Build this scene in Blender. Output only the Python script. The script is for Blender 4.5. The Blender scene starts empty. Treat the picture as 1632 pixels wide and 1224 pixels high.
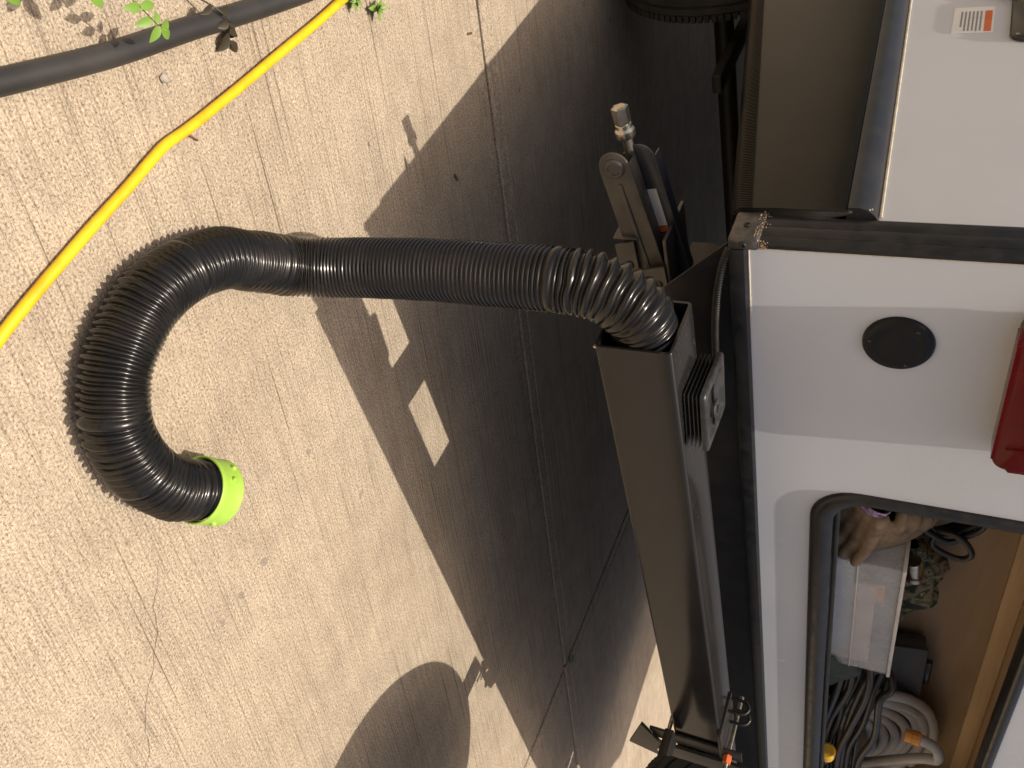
import bpy, bmesh, math, random
from mathutils import Vector, Matrix, noise
random.seed(7)
R = math.radians
scene = bpy.context.scene
COL = scene.collection

# ------------------------------------------------------------------ camera
cam_data = bpy.data.cameras.new('camera')
cam = bpy.data.objects.new('camera', cam_data)
COL.objects.link(cam)
cam.matrix_world = Matrix(((0.21576329, -0.70319773, -0.67746525, -0.73685),
                           (0.38070656, 0.69948321, -0.60480225, -0.74076),
                           (0.89917113, -0.12742134, 0.41863478, 0.87524),
                           (0, 0, 0, 1)))
cam_data.sensor_fit = 'HORIZONTAL'
cam_data.sensor_width = 36.0
cam_data.lens = 36.0 * 1385.75 / 1632.0
cam_data.clip_start = 0.02
cam_data.clip_end = 500
scene.camera = cam

# ------------------------------------------------------------------ sky and sun
LIGHT = Vector((0.105, 0.110, -1.0)).normalized()      # direction the sunlight travels
to_sun = -LIGHT
world = bpy.data.worlds.new('World')
scene.world = world
world.use_nodes = True
wn = world.node_tree
for n in list(wn.nodes):
    wn.nodes.remove(n)
wo = wn.nodes.new('ShaderNodeOutputWorld')
wb = wn.nodes.new('ShaderNodeBackground')
sky = wn.nodes.new('ShaderNodeTexSky')
sky.sky_type = 'NISHITA'
sky.sun_disc = False
sky.sun_elevation = math.asin(to_sun.z)
sky.sun_rotation = math.atan2(to_sun.x, to_sun.y)
sky.air_density = 0.45
sky.dust_density = 5.0
sky.ozone_density = 0.0
wb.inputs['Strength'].default_value = 0.15
tint = wn.nodes.new('ShaderNodeMix')                 # hazy, slightly warm summer air over the whole sky
tint.data_type = 'RGBA'
tint.blend_type = 'MULTIPLY'
tint.inputs[0].default_value = 1.0
tint.inputs[7].default_value = (1.0, 0.93, 0.83, 1.0)
wn.links.new(sky.outputs[0], tint.inputs[6])
wn.links.new(tint.outputs[2], wb.inputs['Color'])
wn.links.new(wb.outputs[0], wo.inputs['Surface'])

sun_data = bpy.data.lights.new('sun', 'SUN')
sun_data.energy = 3.6
sun_data.angle = R(0.53)
sun_data.color = (1.0, 0.91, 0.79)
sun = bpy.data.objects.new('sun', sun_data)
COL.objects.link(sun)
sun.rotation_euler = LIGHT.to_track_quat('-Z', 'Y').to_euler()
sun.location = (0, 0, 6)

scene.view_settings.view_transform = 'Standard'
scene.view_settings.look = 'None'
scene.view_settings.exposure = 0.15
scene.view_settings.gamma = 1.0
scene.view_settings.use_curve_mapping = False
scene.render.engine = 'CYCLES'
scene.cycles.use_denoising = True
scene.cycles.max_bounces = 10
scene.cycles.diffuse_bounces = 6

# ------------------------------------------------------------------ materials
def nodes_of(name):
    m = bpy.data.materials.new(name)
    m.use_nodes = True
    nt = m.node_tree
    b = nt.nodes['Principled BSDF']
    return m, nt, b

def mixc(nt, fac, c1, c2, mode='MIX'):
    n = nt.nodes.new('ShaderNodeMix')
    n.data_type = 'RGBA'
    n.blend_type = mode
    for s, v in ((n.inputs[0], fac), (n.inputs[6], c1), (n.inputs[7], c2)):
        if hasattr(v, 'is_linked'):
            nt.links.new(v, s)
        elif isinstance(v, (int, float)):
            s.default_value = v
        else:
            s.default_value = (*v, 1.0) if len(v) == 3 else v
    return n.outputs[2]

def coord(nt, scale=(1, 1, 1), rot=(0, 0, 0)):
    tc = nt.nodes.new('ShaderNodeTexCoord')
    mp = nt.nodes.new('ShaderNodeMapping')
    mp.inputs['Rotation'].default_value = rot
    nt.links.new(tc.outputs['Object'], mp.inputs['Vector'])
    ms = nt.nodes.new('ShaderNodeMapping')
    ms.inputs['Scale'].default_value = scale
    nt.links.new(mp.outputs[0], ms.inputs['Vector'])
    return ms.outputs[0]

def tex_noise(nt, vec, scale, detail=4, rough=0.55, dist=0.0):
    n = nt.nodes.new('ShaderNodeTexNoise')
    n.inputs['Scale'].default_value = scale
    n.inputs['Detail'].default_value = detail
    n.inputs['Roughness'].default_value = rough
    n.inputs['Distortion'].default_value = dist
    nt.links.new(vec, n.inputs['Vector'])
    return n.outputs['Fac']

def ramp(nt, fac, stops, interp='LINEAR'):
    n = nt.nodes.new('ShaderNodeValToRGB')
    n.color_ramp.interpolation = interp
    el = n.color_ramp.elements
    while len(el) < len(stops):
        el.new(0.5)
    for e, (p, c) in zip(el, stops):
        e.position = p
        e.color = (*c, 1) if len(c) == 3 else c
    nt.links.new(fac, n.inputs[0])
    return n.outputs[0]

def bump(nt, b, height, strength=0.3, dist=0.002):
    n = nt.nodes.new('ShaderNodeBump')
    n.inputs['Strength'].default_value = strength
    n.inputs['Distance'].default_value = dist
    nt.links.new(height, n.inputs['Height'])
    nt.links.new(n.outputs[0], b.inputs['Normal'])
    return n

def mat(name, col, rough=0.5, metal=0.0, col2=None, nscale=20.0, lo=0.4, hi=0.7, bstr=0.0, bscale=200.0,
        rough2=None, spec=0.5, coat=0.0, stretch=(1, 1, 1)):
    m, nt, b = nodes_of(name)
    v = coord(nt, stretch)
    b.inputs['Metallic'].default_value = metal
    b.inputs['Roughness'].default_value = rough
    b.inputs['Specular IOR Level'].default_value = spec
    if coat:
        b.inputs['Coat Weight'].default_value = coat
        b.inputs['Coat Roughness'].default_value = 0.08
    nf = tex_noise(nt, v, nscale, 5)
    if col2 is None:
        col2 = tuple(c * 0.8 for c in col)
    f = ramp(nt, nf, [(lo, (0, 0, 0)), (hi, (1, 1, 1))])
    nt.links.new(mixc(nt, f, col, col2), b.inputs['Base Color'])
    if rough2 is not None:
        mr = nt.nodes.new('ShaderNodeMapRange')
        mr.inputs['To Min'].default_value = rough
        mr.inputs['To Max'].default_value = rough2
        nt.links.new(f, mr.inputs['Value'])
        nt.links.new(mr.outputs[0], b.inputs['Roughness'])
    if bstr:
        bump(nt, b, tex_noise(nt, v, bscale, 3), bstr, 0.001)
    return m

JA = math.atan2(-0.2359, 0.9718)                     # direction of the long tooled joint and the broom strokes

def concrete_material():
    m, nt, b = nodes_of('broomed_concrete')
    v0 = coord(nt)
    vb = coord(nt, (1.6, 210, 1), (0, 0, -JA))
    vb2 = coord(nt, (4.0, 430, 1), (0, 0, -JA))
    vb3 = coord(nt, (0.7, 75, 1), (0, 0, -JA))
    broom = tex_noise(nt, vb, 1.0, 2, 0.5)
    broom2 = tex_noise(nt, vb2, 1.0, 2, 0.6)
    broom3 = tex_noise(nt, vb3, 1.0, 2, 0.5)
    fine = tex_noise(nt, v0, 290, 2, 0.85)
    mid = tex_noise(nt, v0, 120, 5, 0.8)
    big = tex_noise(nt, v0, 2.6, 6, 0.62, 0.3)
    blot = tex_noise(nt, v0, 17, 6, 0.68, 0.2)
    def grey(a): return (a, a, a)
    c = mixc(nt, ramp(nt, big, [(0.35, (0, 0, 0)), (0.65, (1, 1, 1))]), (0.445, 0.370, 0.278), (0.375, 0.309, 0.230))
    c = mixc(nt, 1.0, c, ramp(nt, blot, [(0.32, grey(0.88)), (0.68, grey(1.08))]), 'MULTIPLY')
    c = mixc(nt, 1.0, c, ramp(nt, broom, [(0.27, (0.48, 0.45, 0.43)), (0.36, grey(0.97)), (0.7, grey(1.05))]), 'MULTIPLY')
    c = mixc(nt, 1.0, c, ramp(nt, broom2, [(0.30, (0.64, 0.62, 0.60)), (0.44, grey(0.98)), (0.68, grey(1.07))]), 'MULTIPLY')
    c = mixc(nt, 1.0, c, ramp(nt, broom3, [(0.22, (0.70, 0.68, 0.66)), (0.30, grey(1.0))]), 'MULTIPLY')
    c = mixc(nt, 1.0, c, ramp(nt, fine, [(0.33, (0.34, 0.31, 0.29)), (0.46, grey(0.92)), (0.56, grey(1.05)), (0.67, grey(1.48))]), 'MULTIPLY')
    c = mixc(nt, 1.0, c, ramp(nt, mid, [(0.29, (0.50, 0.47, 0.45)), (0.37, grey(0.98)), (0.68, grey(1.12))]), 'MULTIPLY')
    # isolated dark spots and pits
    vo = nt.nodes.new('ShaderNodeTexVoronoi')
    vo.inputs['Scale'].default_value = 17.0
    dist = nt.nodes.new('ShaderNodeVectorMath')
    dist.operation = 'ADD'
    nz = nt.nodes.new('ShaderNodeTexNoise')
    nz.inputs['Scale'].default_value = 60
    nt.links.new(v0, nz.inputs['Vector'])
    sc = nt.nodes.new('ShaderNodeVectorMath')
    sc.operation = 'SCALE'
    sc.inputs['Scale'].default_value = 0.02
    nt.links.new(nz.outputs['Color'], sc.inputs[0])
    nt.links.new(v0, dist.inputs[0])
    nt.links.new(sc.outputs[0], dist.inputs[1])
    nt.links.new(dist.outputs[0], vo.inputs['Vector'])
    rnd = nt.nodes.new('ShaderNodeSeparateColor')
    nt.links.new(vo.outputs['Color'], rnd.inputs[0])
    gate = ramp(nt, rnd.outputs[0], [(0.0, (0.16, 0.16, 0.16)), (0.28, (0.0, 0.0, 0.0))])
    sub = nt.nodes.new('ShaderNodeMath')
    sub.operation = 'SUBTRACT'
    nt.links.new(gate, sub.inputs[0])
    nt.links.new(vo.outputs['Distance'], sub.inputs[1])
    spot = ramp(nt, sub.outputs[0], [(0.0, (0, 0, 0)), (0.03, (0.6, 0.6, 0.6))])
    c = mixc(nt, spot, c, (0.19, 0.165, 0.14))
    nt.links.new(c, b.inputs['Base Color'])
    b.inputs['Roughness'].default_value = 0.88
    b.inputs['Specular IOR Level'].default_value = 0.25
    add = nt.nodes.new('ShaderNodeMath')
    add.operation = 'ADD'
    nt.links.new(broom, add.inputs[0])
    a2 = nt.nodes.new('ShaderNodeMath')
    a2.operation = 'MULTIPLY_ADD'
    nt.links.new(fine, a2.inputs[0])
    a2.inputs[1].default_value = 0.45
    nt.links.new(broom2, a2.inputs[2])
    nt.links.new(a2.outputs[0], add.inputs[1])
    a3 = nt.nodes.new('ShaderNodeMath')
    a3.operation = 'MULTIPLY_ADD'
    nt.links.new(broom3, a3.inputs[0])
    a3.inputs[1].default_value = 0.8
    nt.links.new(add.outputs[0], a3.inputs[2])
    bump(nt, b, a3.outputs[0], 0.9, 0.0018)
    return m

def ribbed_black(name, col, rough):
    m, nt, b = nodes_of(name)
    v = coord(nt)
    dust = tex_noise(nt, v, 14, 6, 0.65, 0.4)
    f = ramp(nt, dust, [(0.48, (0, 0, 0)), (0.85, (0.40, 0.40, 0.40))])
    nt.links.new(mixc(nt, f, col, (0.075, 0.062, 0.048)), b.inputs['Base Color'])
    mr = nt.nodes.new('ShaderNodeMapRange')
    mr.inputs['To Min'].default_value = rough
    mr.inputs['To Max'].default_value = rough + 0.3
    nt.links.new(f, mr.inputs['Value'])
    nt.links.new(mr.outputs[0], b.inputs['Roughness'])
    bump(nt, b, tex_noise(nt, v, 60, 3), 0.12, 0.002)
    return m

def skirt_material():
    m, nt, b = nodes_of('textured_dark_skirt')
    v = coord(nt)
    n1 = tex_noise(nt, v, 9, 5)
    f = ramp(nt, n1, [(0.4, (0, 0, 0)), (0.75, (1, 1, 1))])
    nt.links.new(mixc(nt, f, (0.010, 0.0095, 0.0075), (0.016, 0.0143, 0.011)), b.inputs['Base Color'])
    b.inputs['Roughness'].default_value = 0.26
    b.inputs['Specular IOR Level'].default_value = 0.17
    bump(nt, b, tex_noise(nt, v, 420, 2), 0.18, 0.0008)
    return m

def wood_material(name, c1, c2, axis=(1.5, 30, 30)):
    m, nt, b = nodes_of(name)
    v = coord(nt, axis)
    g = tex_noise(nt, v, 1.3, 6, 0.6, 0.6)
    nt.links.new(mixc(nt, ramp(nt, g, [(0.35, (0, 0, 0)), (0.7, (1, 1, 1))]), c1, c2), b.inputs['Base Color'])
    b.inputs['Roughness'].default_value = 0.6
    bump(nt, b, g, 0.15, 0.002)
    return m

def camo_material():
    m, nt, b = nodes_of('camouflage_cloth')
    v = coord(nt)
    n1 = tex_noise(nt, v, 32, 2, 0.5, 0.5)
    c = ramp(nt, n1, [(0.0, (0.025, 0.028, 0.018)), (0.42, (0.10, 0.10, 0.055)), (0.5, (0.22, 0.18, 0.11)),
                      (0.58, (0.05, 0.065, 0.03)), (0.66, (0.30, 0.27, 0.19))], 'CONSTANT')
    nt.links.new(c, b.inputs['Base Color'])
    b.inputs['Roughness'].default_value = 0.9
    bump(nt, b, tex_noise(nt, v, 400, 2), 0.3, 0.001)
    return m

def clear_plastic():
    m, nt, b = nodes_of('cloudy_clear_plastic')
    v = coord(nt)
    n1 = tex_noise(nt, v, 18, 4)
    nt.links.new(mixc(nt, ramp(nt, n1, [(0.4, (0, 0, 0)), (0.7, (1, 1, 1))]), (0.72, 0.74, 0.76), (0.60, 0.61, 0.63)), b.inputs['Base Color'])
    b.inputs['Roughness'].default_value = 0.22
    b.inputs['Alpha'].default_value = 0.34
    return m

def red_lens():
    m, nt, b = nodes_of('red_lamp_lens')
    v = coord(nt)
    w = nt.nodes.new('ShaderNodeTexWave')
    w.inputs['Scale'].default_value = 90
    nt.links.new(v, w.inputs['Vector'])
    n1 = tex_noise(nt, v, 25, 2)
    nt.links.new(mixc(nt, n1, (0.17, 0.001, 0.005), (0.07, 0.0005, 0.002)), b.inputs['Base Color'])
    b.inputs['Roughness'].default_value = 0.12
    b.inputs['Specular IOR Level'].default_value = 0.22
    bump(nt, b, w.outputs['Fac'], 0.25, 0.0015)
    return m

def leaf_material(name, c1, c2):
    m, nt, b = nodes_of(name)
    v = coord(nt)
    n1 = tex_noise(nt, v, 45, 4)
    nt.links.new(mixc(nt, n1, c1, c2), b.inputs['Base Color'])
    b.inputs['Roughness'].default_value = 0.5
    b.inputs['Transmission Weight'].default_value = 0.0
    b.inputs['Subsurface Weight'].default_value = 0.0
    return m

M = {}
M['concrete'] = concrete_material()
M['joint_dirt'] = mat('joint_dirt', (0.030, 0.024, 0.018), 0.95, col2=(0.06, 0.048, 0.034), nscale=60, bstr=0.6, bscale=300)
M['soil'] = mat('grassy_soil', (0.10, 0.105, 0.04), 0.95, col2=(0.15, 0.115, 0.065), nscale=4, bstr=0.6, bscale=90)
M['white'] = mat('white_gelcoat', (0.57, 0.598, 0.645), 0.20, col2=(0.54, 0.566, 0.61), nscale=3.0, bstr=0.02, bscale=6, rough2=0.30)
M['side_white'] = mat('white_side_panel', (0.605, 0.63, 0.665), 0.30, col2=(0.575, 0.598, 0.63), nscale=4.0, bstr=0.03, bscale=8)
M['caulk'] = mat('ivory_caulk', (0.62, 0.56, 0.44), 0.7, col2=(0.42, 0.36, 0.27), nscale=60)
M['trim'] = mat('black_trim', (0.010, 0.011, 0.013), 0.30, col2=(0.020, 0.019, 0.018), nscale=40, rough2=0.5, bstr=0.05, bscale=250)
M['cap_metal'] = mat('worn_dark_cap', (0.06, 0.058, 0.055), 0.42, 0.3, col2=(0.13, 0.115, 0.095), nscale=70, bstr=0.15, bscale=200)
M['dirt'] = mat('sandy_grit', (0.50, 0.36, 0.20), 0.95, col2=(0.20, 0.13, 0.07), nscale=250)
M['skirt'] = skirt_material()
M['seam'] = mat('seam_trim', (0.022, 0.024, 0.027), 0.34, col2=(0.035, 0.035, 0.034), nscale=30)
M['bumper'] = mat('black_bumper_paint', (0.014, 0.0135, 0.0135), 0.15, col2=(0.018, 0.017, 0.0165), nscale=5, rough2=0.20, bstr=0.008, bscale=200, spec=0.45)
M['bumper_top'] = mat('scuffed_steel_edge', (0.05, 0.048, 0.046), 0.35, 0.2, col2=(0.22, 0.21, 0.195), nscale=55, lo=0.55, hi=0.8)
M['frame'] = mat('black_chassis_paint', (0.009, 0.0085, 0.008), 0.5, col2=(0.022, 0.018, 0.014), nscale=25, bstr=0.2, bscale=160)
M['jack'] = mat('dusty_jack_steel', (0.075, 0.070, 0.065), 0.45, 0.3, col2=(0.125, 0.110, 0.094), nscale=22, bstr=0.2, bscale=140)
M['jack_dark'] = mat('jack_sky_sheen', (0.040, 0.048, 0.062), 0.35, 0.2, col2=(0.07, 0.066, 0.062), nscale=30)  # dark steel with a blue sky reflection put into its colour
M['zinc'] = mat('zinc_steel', (0.62, 0.58, 0.50), 0.28, 1.0, col2=(0.42, 0.36, 0.27), nscale=90, bstr=0.1)
M['rubber'] = mat('tyre_rubber', (0.022, 0.021, 0.020), 0.8, col2=(0.05, 0.045, 0.038), nscale=12, bstr=0.2, bscale=90)
M['rim'] = mat('rim_paint', (0.45, 0.45, 0.44), 0.35, 0.3, col2=(0.3, 0.29, 0.27), nscale=15)
M['hose'] = ribbed_black('black_vinyl_hose', (0.0095, 0.0090, 0.0085), 0.21)
M['green'] = mat('lime_green_plastic', (0.38, 0.62, 0.085), 0.45, col2=(0.35, 0.57, 0.075), nscale=20, bstr=0.04)
M['yellow'] = mat('yellow_cord_jacket', (0.86, 0.57, 0.015), 0.42, col2=(0.74, 0.43, 0.01), nscale=35)
M['pipe'] = mat('dusty_black_pipe', (0.028, 0.027, 0.027), 0.5, col2=(0.050, 0.046, 0.042), nscale=10, bstr=0.08, stretch=(1, 1, 1))
M['plug'] = mat('dark_grey_plug_plastic', (0.014, 0.0148, 0.016), 0.36, col2=(0.048, 0.047, 0.045), nscale=50, bstr=0.1)
M['fin'] = mat('plug_fin_plastic', (0.028, 0.028, 0.028), 0.45, col2=(0.055, 0.048, 0.04), nscale=60)
M['red'] = red_lens()
M['lamp_base'] = mat('lamp_base_plastic', (0.10, 0.095, 0.09), 0.5)
M['sticker'] = mat('sticker_paper', (0.82, 0.81, 0.79), 0.45, col2=(0.74, 0.73, 0.71))
M['orange'] = mat('orange_ink', (0.66, 0.16, 0.04), 0.45, col2=(0.58, 0.13, 0.03))
M['ink'] = mat('grey_ink', (0.20, 0.20, 0.21), 0.5, col2=(0.3, 0.3, 0.31), nscale=700)
M['latch'] = mat('black_latch_plastic', (0.016, 0.019, 0.021), 0.22, col2=(0.03, 0.03, 0.03))
M['cap_black'] = mat('flat_black_cap', (0.008, 0.0085, 0.0105), 0.35, col2=(0.012, 0.012, 0.014), spec=0.25)
M['plywood'] = wood_material('compartment_plywood', (0.33, 0.235, 0.15), (0.24, 0.165, 0.10), (1.2, 1.2, 9))
M['board'] = wood_material('pine_board', (0.52, 0.38, 0.235), (0.41, 0.28, 0.16))
M['board2'] = wood_material('brown_board', (0.40, 0.28, 0.18), (0.30, 0.20, 0.125))
M['leather'] = mat('tan_work_leather', (0.22, 0.155, 0.095), 0.7, col2=(0.10, 0.068, 0.042), nscale=30, bstr=0.5, bscale=120)
M['purple'] = mat('purple_glove_lining', (0.10, 0.045, 0.14), 0.85, col2=(0.55, 0.45, 0.60), nscale=80)
M['black_cord'] = mat('black_cord_jacket', (0.017, 0.018, 0.020), 0.36, col2=(0.035, 0.034, 0.033), nscale=20)
M['navy'] = mat('navy_strap_web', (0.03, 0.035, 0.06), 0.7, col2=(0.06, 0.065, 0.09), nscale=90, bstr=0.3)
M['camo'] = camo_material()
M['clear'] = clear_plastic()
M['clear_rim'] = mat('frosted_plastic_rim', (0.62, 0.60, 0.57), 0.35, col2=(0.52, 0.50, 0.47))
M['blue_grey'] = mat('pale_blue_card', (0.40, 0.46, 0.55), 0.6, col2=(0.50, 0.54, 0.60), nscale=12)
M['pink_card'] = mat('printed_card', (0.62, 0.50, 0.46), 0.6, col2=(0.50, 0.36, 0.34), nscale=14)
M['grey_box'] = mat('dark_grey_case', (0.055, 0.057, 0.055), 0.55, col2=(0.075, 0.073, 0.07), nscale=14, bstr=0.1)
M['grey_hose'] = mat('grey_vinyl_hose', (0.42, 0.40, 0.37), 0.38, col2=(0.33, 0.305, 0.27), nscale=15)
M['green_cloth'] = mat('dark_green_cloth', (0.022, 0.034, 0.032), 0.8, col2=(0.04, 0.05, 0.046), nscale=20, bstr=0.4)
M['brass'] = mat('orange_fitting', (0.72, 0.30, 0.05), 0.4, col2=(0.60, 0.24, 0.04))
M['yellow_plug'] = mat('yellow_plug_plastic', (0.70, 0.40, 0.03), 0.45)
M['orange_cap'] = mat('orange_bolt_cap', (0.70, 0.15, 0.03), 0.5, col2=(0.52, 0.10, 0.02))
M['leaf'] = leaf_material('weed_leaf', (0.13, 0.26, 0.03), (0.20, 0.33, 0.055))
M['stem'] = leaf_material('weed_stem', (0.13, 0.17, 0.05), (0.16, 0.12, 0.06))
M['dry'] = leaf_material('dry_leaf', (0.12, 0.055, 0.025), (0.20, 0.10, 0.05))
M['shadow_leaf'] = leaf_material('leaf_shadow_dark', (0.030, 0.026, 0.016), (0.055, 0.042, 0.026))  # leaf shadow put into the colour as a near-black brown
M['pebble'] = mat('pebble', (0.42, 0.38, 0.32), 0.8, col2=(0.22, 0.20, 0.17), nscale=90, bstr=0.3)
M['crack'] = mat('crack_dirt', (0.13, 0.10, 0.075), 0.95)

# ------------------------------------------------------------------ helpers
def new_obj(name, bm, material=None, parent=None, smooth=True, angle=40):
    me = bpy.data.meshes.new(name)
    bmesh.ops.recalc_face_normals(bm, faces=bm.faces)
    bm.to_mesh(me)
    bm.free()
    if smooth:
        me.shade_smooth()
        if angle:
            me.set_sharp_from_angle(angle=R(angle))
    if material:
        me.materials.append(M[material])
    o = bpy.data.objects.new(name, me)
    COL.objects.link(o)
    if parent:
        o.parent = parent
    return o

def empty(name, loc=(0, 0, 0)):
    o = bpy.data.objects.new(name, None)
    o.empty_display_size = 0.05
    COL.objects.link(o)
    return o

def tag(o, label=None, cat=None, group=None, kind=None):
    if label: o['label'] = label
    if cat: o['category'] = cat
    if group: o['group'] = group
    if kind: o['kind'] = kind
    return o

def add_box(bm, lo, hi, bev=0.0, seg=2, mtx=None):
    lo, hi = Vector(lo), Vector(hi)
    r = bmesh.ops.create_cube(bm, size=1.0)
    vs = r['verts']
    c, s = (lo + hi) / 2, hi - lo
    for v in vs:
        v.co = Vector((v.co.x * s.x, v.co.y * s.y, v.co.z * s.z)) + c
    if bev:
        es = list({e for v in vs for e in v.link_edges})
        rr = bmesh.ops.bevel(bm, geom=es, offset=bev, segments=seg, profile=0.5, affect='EDGES', clamp_overlap=True)
        vs = list({v for f in rr['faces'] for v in f.verts} | {v for v in vs if v.is_valid})
    if mtx is not None:
        for v in vs:
            v.co = mtx @ v.co
    return vs

def box(name, lo, hi, material, parent=None, bev=0.002, mtx=None, seg=2):
    bm = bmesh.new()
    add_box(bm, lo, hi, bev, seg, mtx)
    return new_obj(name, bm, material, parent)

def catmull(pts, step=0.01):
    P = [Vector(p) for p in pts]
    P = [P[0] * 2 - P[1]] + P + [P[-1] * 2 - P[-2]]
    out = []
    for i in range(1, len(P) - 2):
        a, b, c, d = P[i - 1], P[i], P[i + 1], P[i + 2]
        n = max(2, int((c - b).length / step))
        for k in range(n):
            t = k / n
            out.append(0.5 * ((2 * b) + (c - a) * t + (2 * a - 5 * b + 4 * c - d) * t * t + (3 * b - a - 3 * c + d) * t ** 3))
    out.append(P[-2].copy())
    return out

def resample(path, ds):
    L = [0.0]
    for a, b in zip(path, path[1:]):
        L.append(L[-1] + (b - a).length)
    n = max(2, int(round(L[-1] / ds)))
    out, j = [], 0
    for i in range(n + 1):
        s = L[-1] * i / n
        while j < len(L) - 2 and L[j + 1] < s:
            j += 1
        t = (s - L[j]) / max(1e-9, L[j + 1] - L[j])
        out.append(path[j].lerp(path[j + 1], min(1, max(0, t))))
    return out, L[-1]

def frames(path):
    T = []
    for i in range(len(path)):
        a, b = path[max(0, i - 1)], path[min(len(path) - 1, i + 1)]
        T.append((b - a).normalized())
    up = Vector((0, 0, 1)) if abs(T[0].z) < 0.9 else Vector((1, 0, 0))
    n = (up - T[0] * up.dot(T[0])).normalized()
    out = []
    for i, t in enumerate(T):
        n = (n - t * n.dot(t)).normalized()
        out.append((t, n, t.cross(n)))
    return out

def add_tube(bm, path, rad, seg=12, cap=True):
    fr = frames(path)
    rings = []
    for i, (p, (t, n, b)) in enumerate(zip(path, fr)):
        r = rad(i) if callable(rad) else rad
        rings.append([bm.verts.new(p + (n * math.cos(2 * math.pi * k / seg) + b * math.sin(2 * math.pi * k / seg)) * r) for k in range(seg)])
    for A, B in zip(rings, rings[1:]):
        for k in range(seg):
            bm.faces.new((A[k], A[(k + 1) % seg], B[(k + 1) % seg], B[k]))
    if cap:
        bm.faces.new(rings[0][::-1])
        bm.faces.new(rings[-1])
    return rings

def tube(name, pts, rad, material, parent=None, seg=12, step=0.01, cap=True):
    bm = bmesh.new()
    add_tube(bm, catmull(pts, step) if len(pts) > 2 else [Vector(p) for p in pts], rad, seg, cap)
    return new_obj(name, bm, material, parent)

def add_prism(bm, poly, axis, lo, hi, bev=0.0):
    """extrude a 2-D polygon along an axis; poly gives the two other coordinates in order"""
    def mk(u, v, w):
        return {0: (w, u, v), 1: (u, w, v), 2: (u, v, w)}[axis]
    a = [bm.verts.new(mk(u, v, lo)) for u, v in poly]
    b = [bm.verts.new(mk(u, v, hi)) for u, v in poly]
    f1, f2 = bm.faces.new(a), bm.faces.new(b[::-1])
    n = len(poly)
    sides = [bm.faces.new((a[i], b[i], b[(i + 1) % n], a[(i + 1) % n])) for i in range(n)]
    if bev:
        es = list(set(f1.edges) | set(f2.edges))
        bmesh.ops.bevel(bm, geom=es, offset=bev, segments=2, profile=0.5, affect='EDGES', clamp_overlap=True)

def prism(name, poly, axis, lo, hi, material, parent=None, bev=0.0, angle=40):
    bm = bmesh.new()
    add_prism(bm, poly, axis, lo, hi, bev)
    return new_obj(name, bm, material, parent, angle=angle)

def rrect(x0, x1, z0, z1, r, n=8):
    out = []
    for cx, cz, a0 in ((x1 - r, z1 - r, 0), (x0 + r, z1 - r, 90), (x0 + r, z0 + r, 180), (x1 - r, z0 + r, 270)):
        for k in range(n + 1):
            a = R(a0 + 90 * k / n)
            out.append((cx + r * math.cos(a), cz + r * math.sin(a)))
    return out

def add_lathe(bm, prof, seg=32, mtx=None, close=False):
    """prof: (radius, height) pairs revolved round z"""
    rings = []
    for r, h in prof:
        ring = []
        for k in range(seg):
            a = 2 * math.pi * k / seg
            v = Vector((r * math.cos(a), r * math.sin(a), h))
            ring.append(bm.verts.new(mtx @ v if mtx is not None else v))
        rings.append(ring)
    pairs = list(zip(rings, rings[1:]))
    if close:
        pairs.append((rings[-1], rings[0]))
    for A, B in pairs:
        for k in range(seg):
            bm.faces.new((A[k], A[(k + 1) % seg], B[(k + 1) % seg], B[k]))
    if not close:
        for ring, rr in ((rings[0][::-1], prof[0][0]), (rings[-1], prof[-1][0])):
            if rr > 1e-6:
                bm.faces.new(ring)
    return rings

def lathe(name, prof, material, parent=None, mtx=None, seg=32, close=False, angle=40):
    bm = bmesh.new()
    add_lathe(bm, prof, seg, mtx, close)
    return new_obj(name, bm, material, parent, angle=angle)

def axis_matrix(origin, direction):
    q = Vector(direction).normalized().to_track_quat('Z', 'Y')
    return Matrix.Translation(Vector(origin)) @ q.to_matrix().to_4x4()

def holed_plate(name, outer, inner_loops, y0, y1, material, parent=None):
    """plate in the XZ plane between y0 (rear face) and y1, with openings"""
    bm = bmesh.new()
    edges = []
    for loop in [outer] + inner_loops:
        vs = [bm.verts.new((x, y0, z)) for x, z in loop]
        edges += [bm.edges.new((vs[i], vs[(i + 1) % len(vs)])) for i in range(len(vs))]
    bmesh.ops.triangle_fill(bm, edges=edges, use_beauty=True, use_dissolve=False)
    r = bmesh.ops.extrude_face_region(bm, geom=list(bm.faces))
    for v in r['geom']:
        if isinstance(v, bmesh.types.BMVert):
            v.co.y = y1
    return new_obj(name, bm, material, parent, smooth=True, angle=30)

def ring_frame(name, outer, inner, y0, y1, material, parent=None, lip=0.004):
    """closed trim ring of equal point counts, with a raised rounded face"""
    bm = bmesh.new()
    def mixl(t):
        return [(a[0] * (1 - t) + b[0] * t, a[1] * (1 - t) + b[1] * t) for a, b in zip(outer, inner)]
    loops = [(mixl(0), y1), (mixl(0), y0 + lip), (mixl(0.12), y0), (mixl(0.5), y0 - 0.0015), (mixl(0.85), y0), (mixl(1), y0 + lip), (mixl(1), y1)]
    rings = [[bm.verts.new((x, y, z)) for x, z in lp] for lp, y in loops]
    n = len(outer)
    for A, B in zip(rings, rings[1:] + rings[:1]):
        for i in range(n):
            bm.faces.new((A[i], A[(i + 1) % n], B[(i + 1) % n], B[i]))
    return new_obj(name, bm, material, parent, angle=50)

# ------------------------------------------------------------------ ground and driveway
bm = bmesh.new()
for sgn in (0,):
    vs = [bm.verts.new(p) for p in ((-120, -120, -0.06), (120, -120, -0.06), (120, 120, -0.06), (-120, 120, -0.06))]
    bm.faces.new(vs)
tag(new_obj('ground', bm, 'soil', smooth=False), kind='structure')

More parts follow.
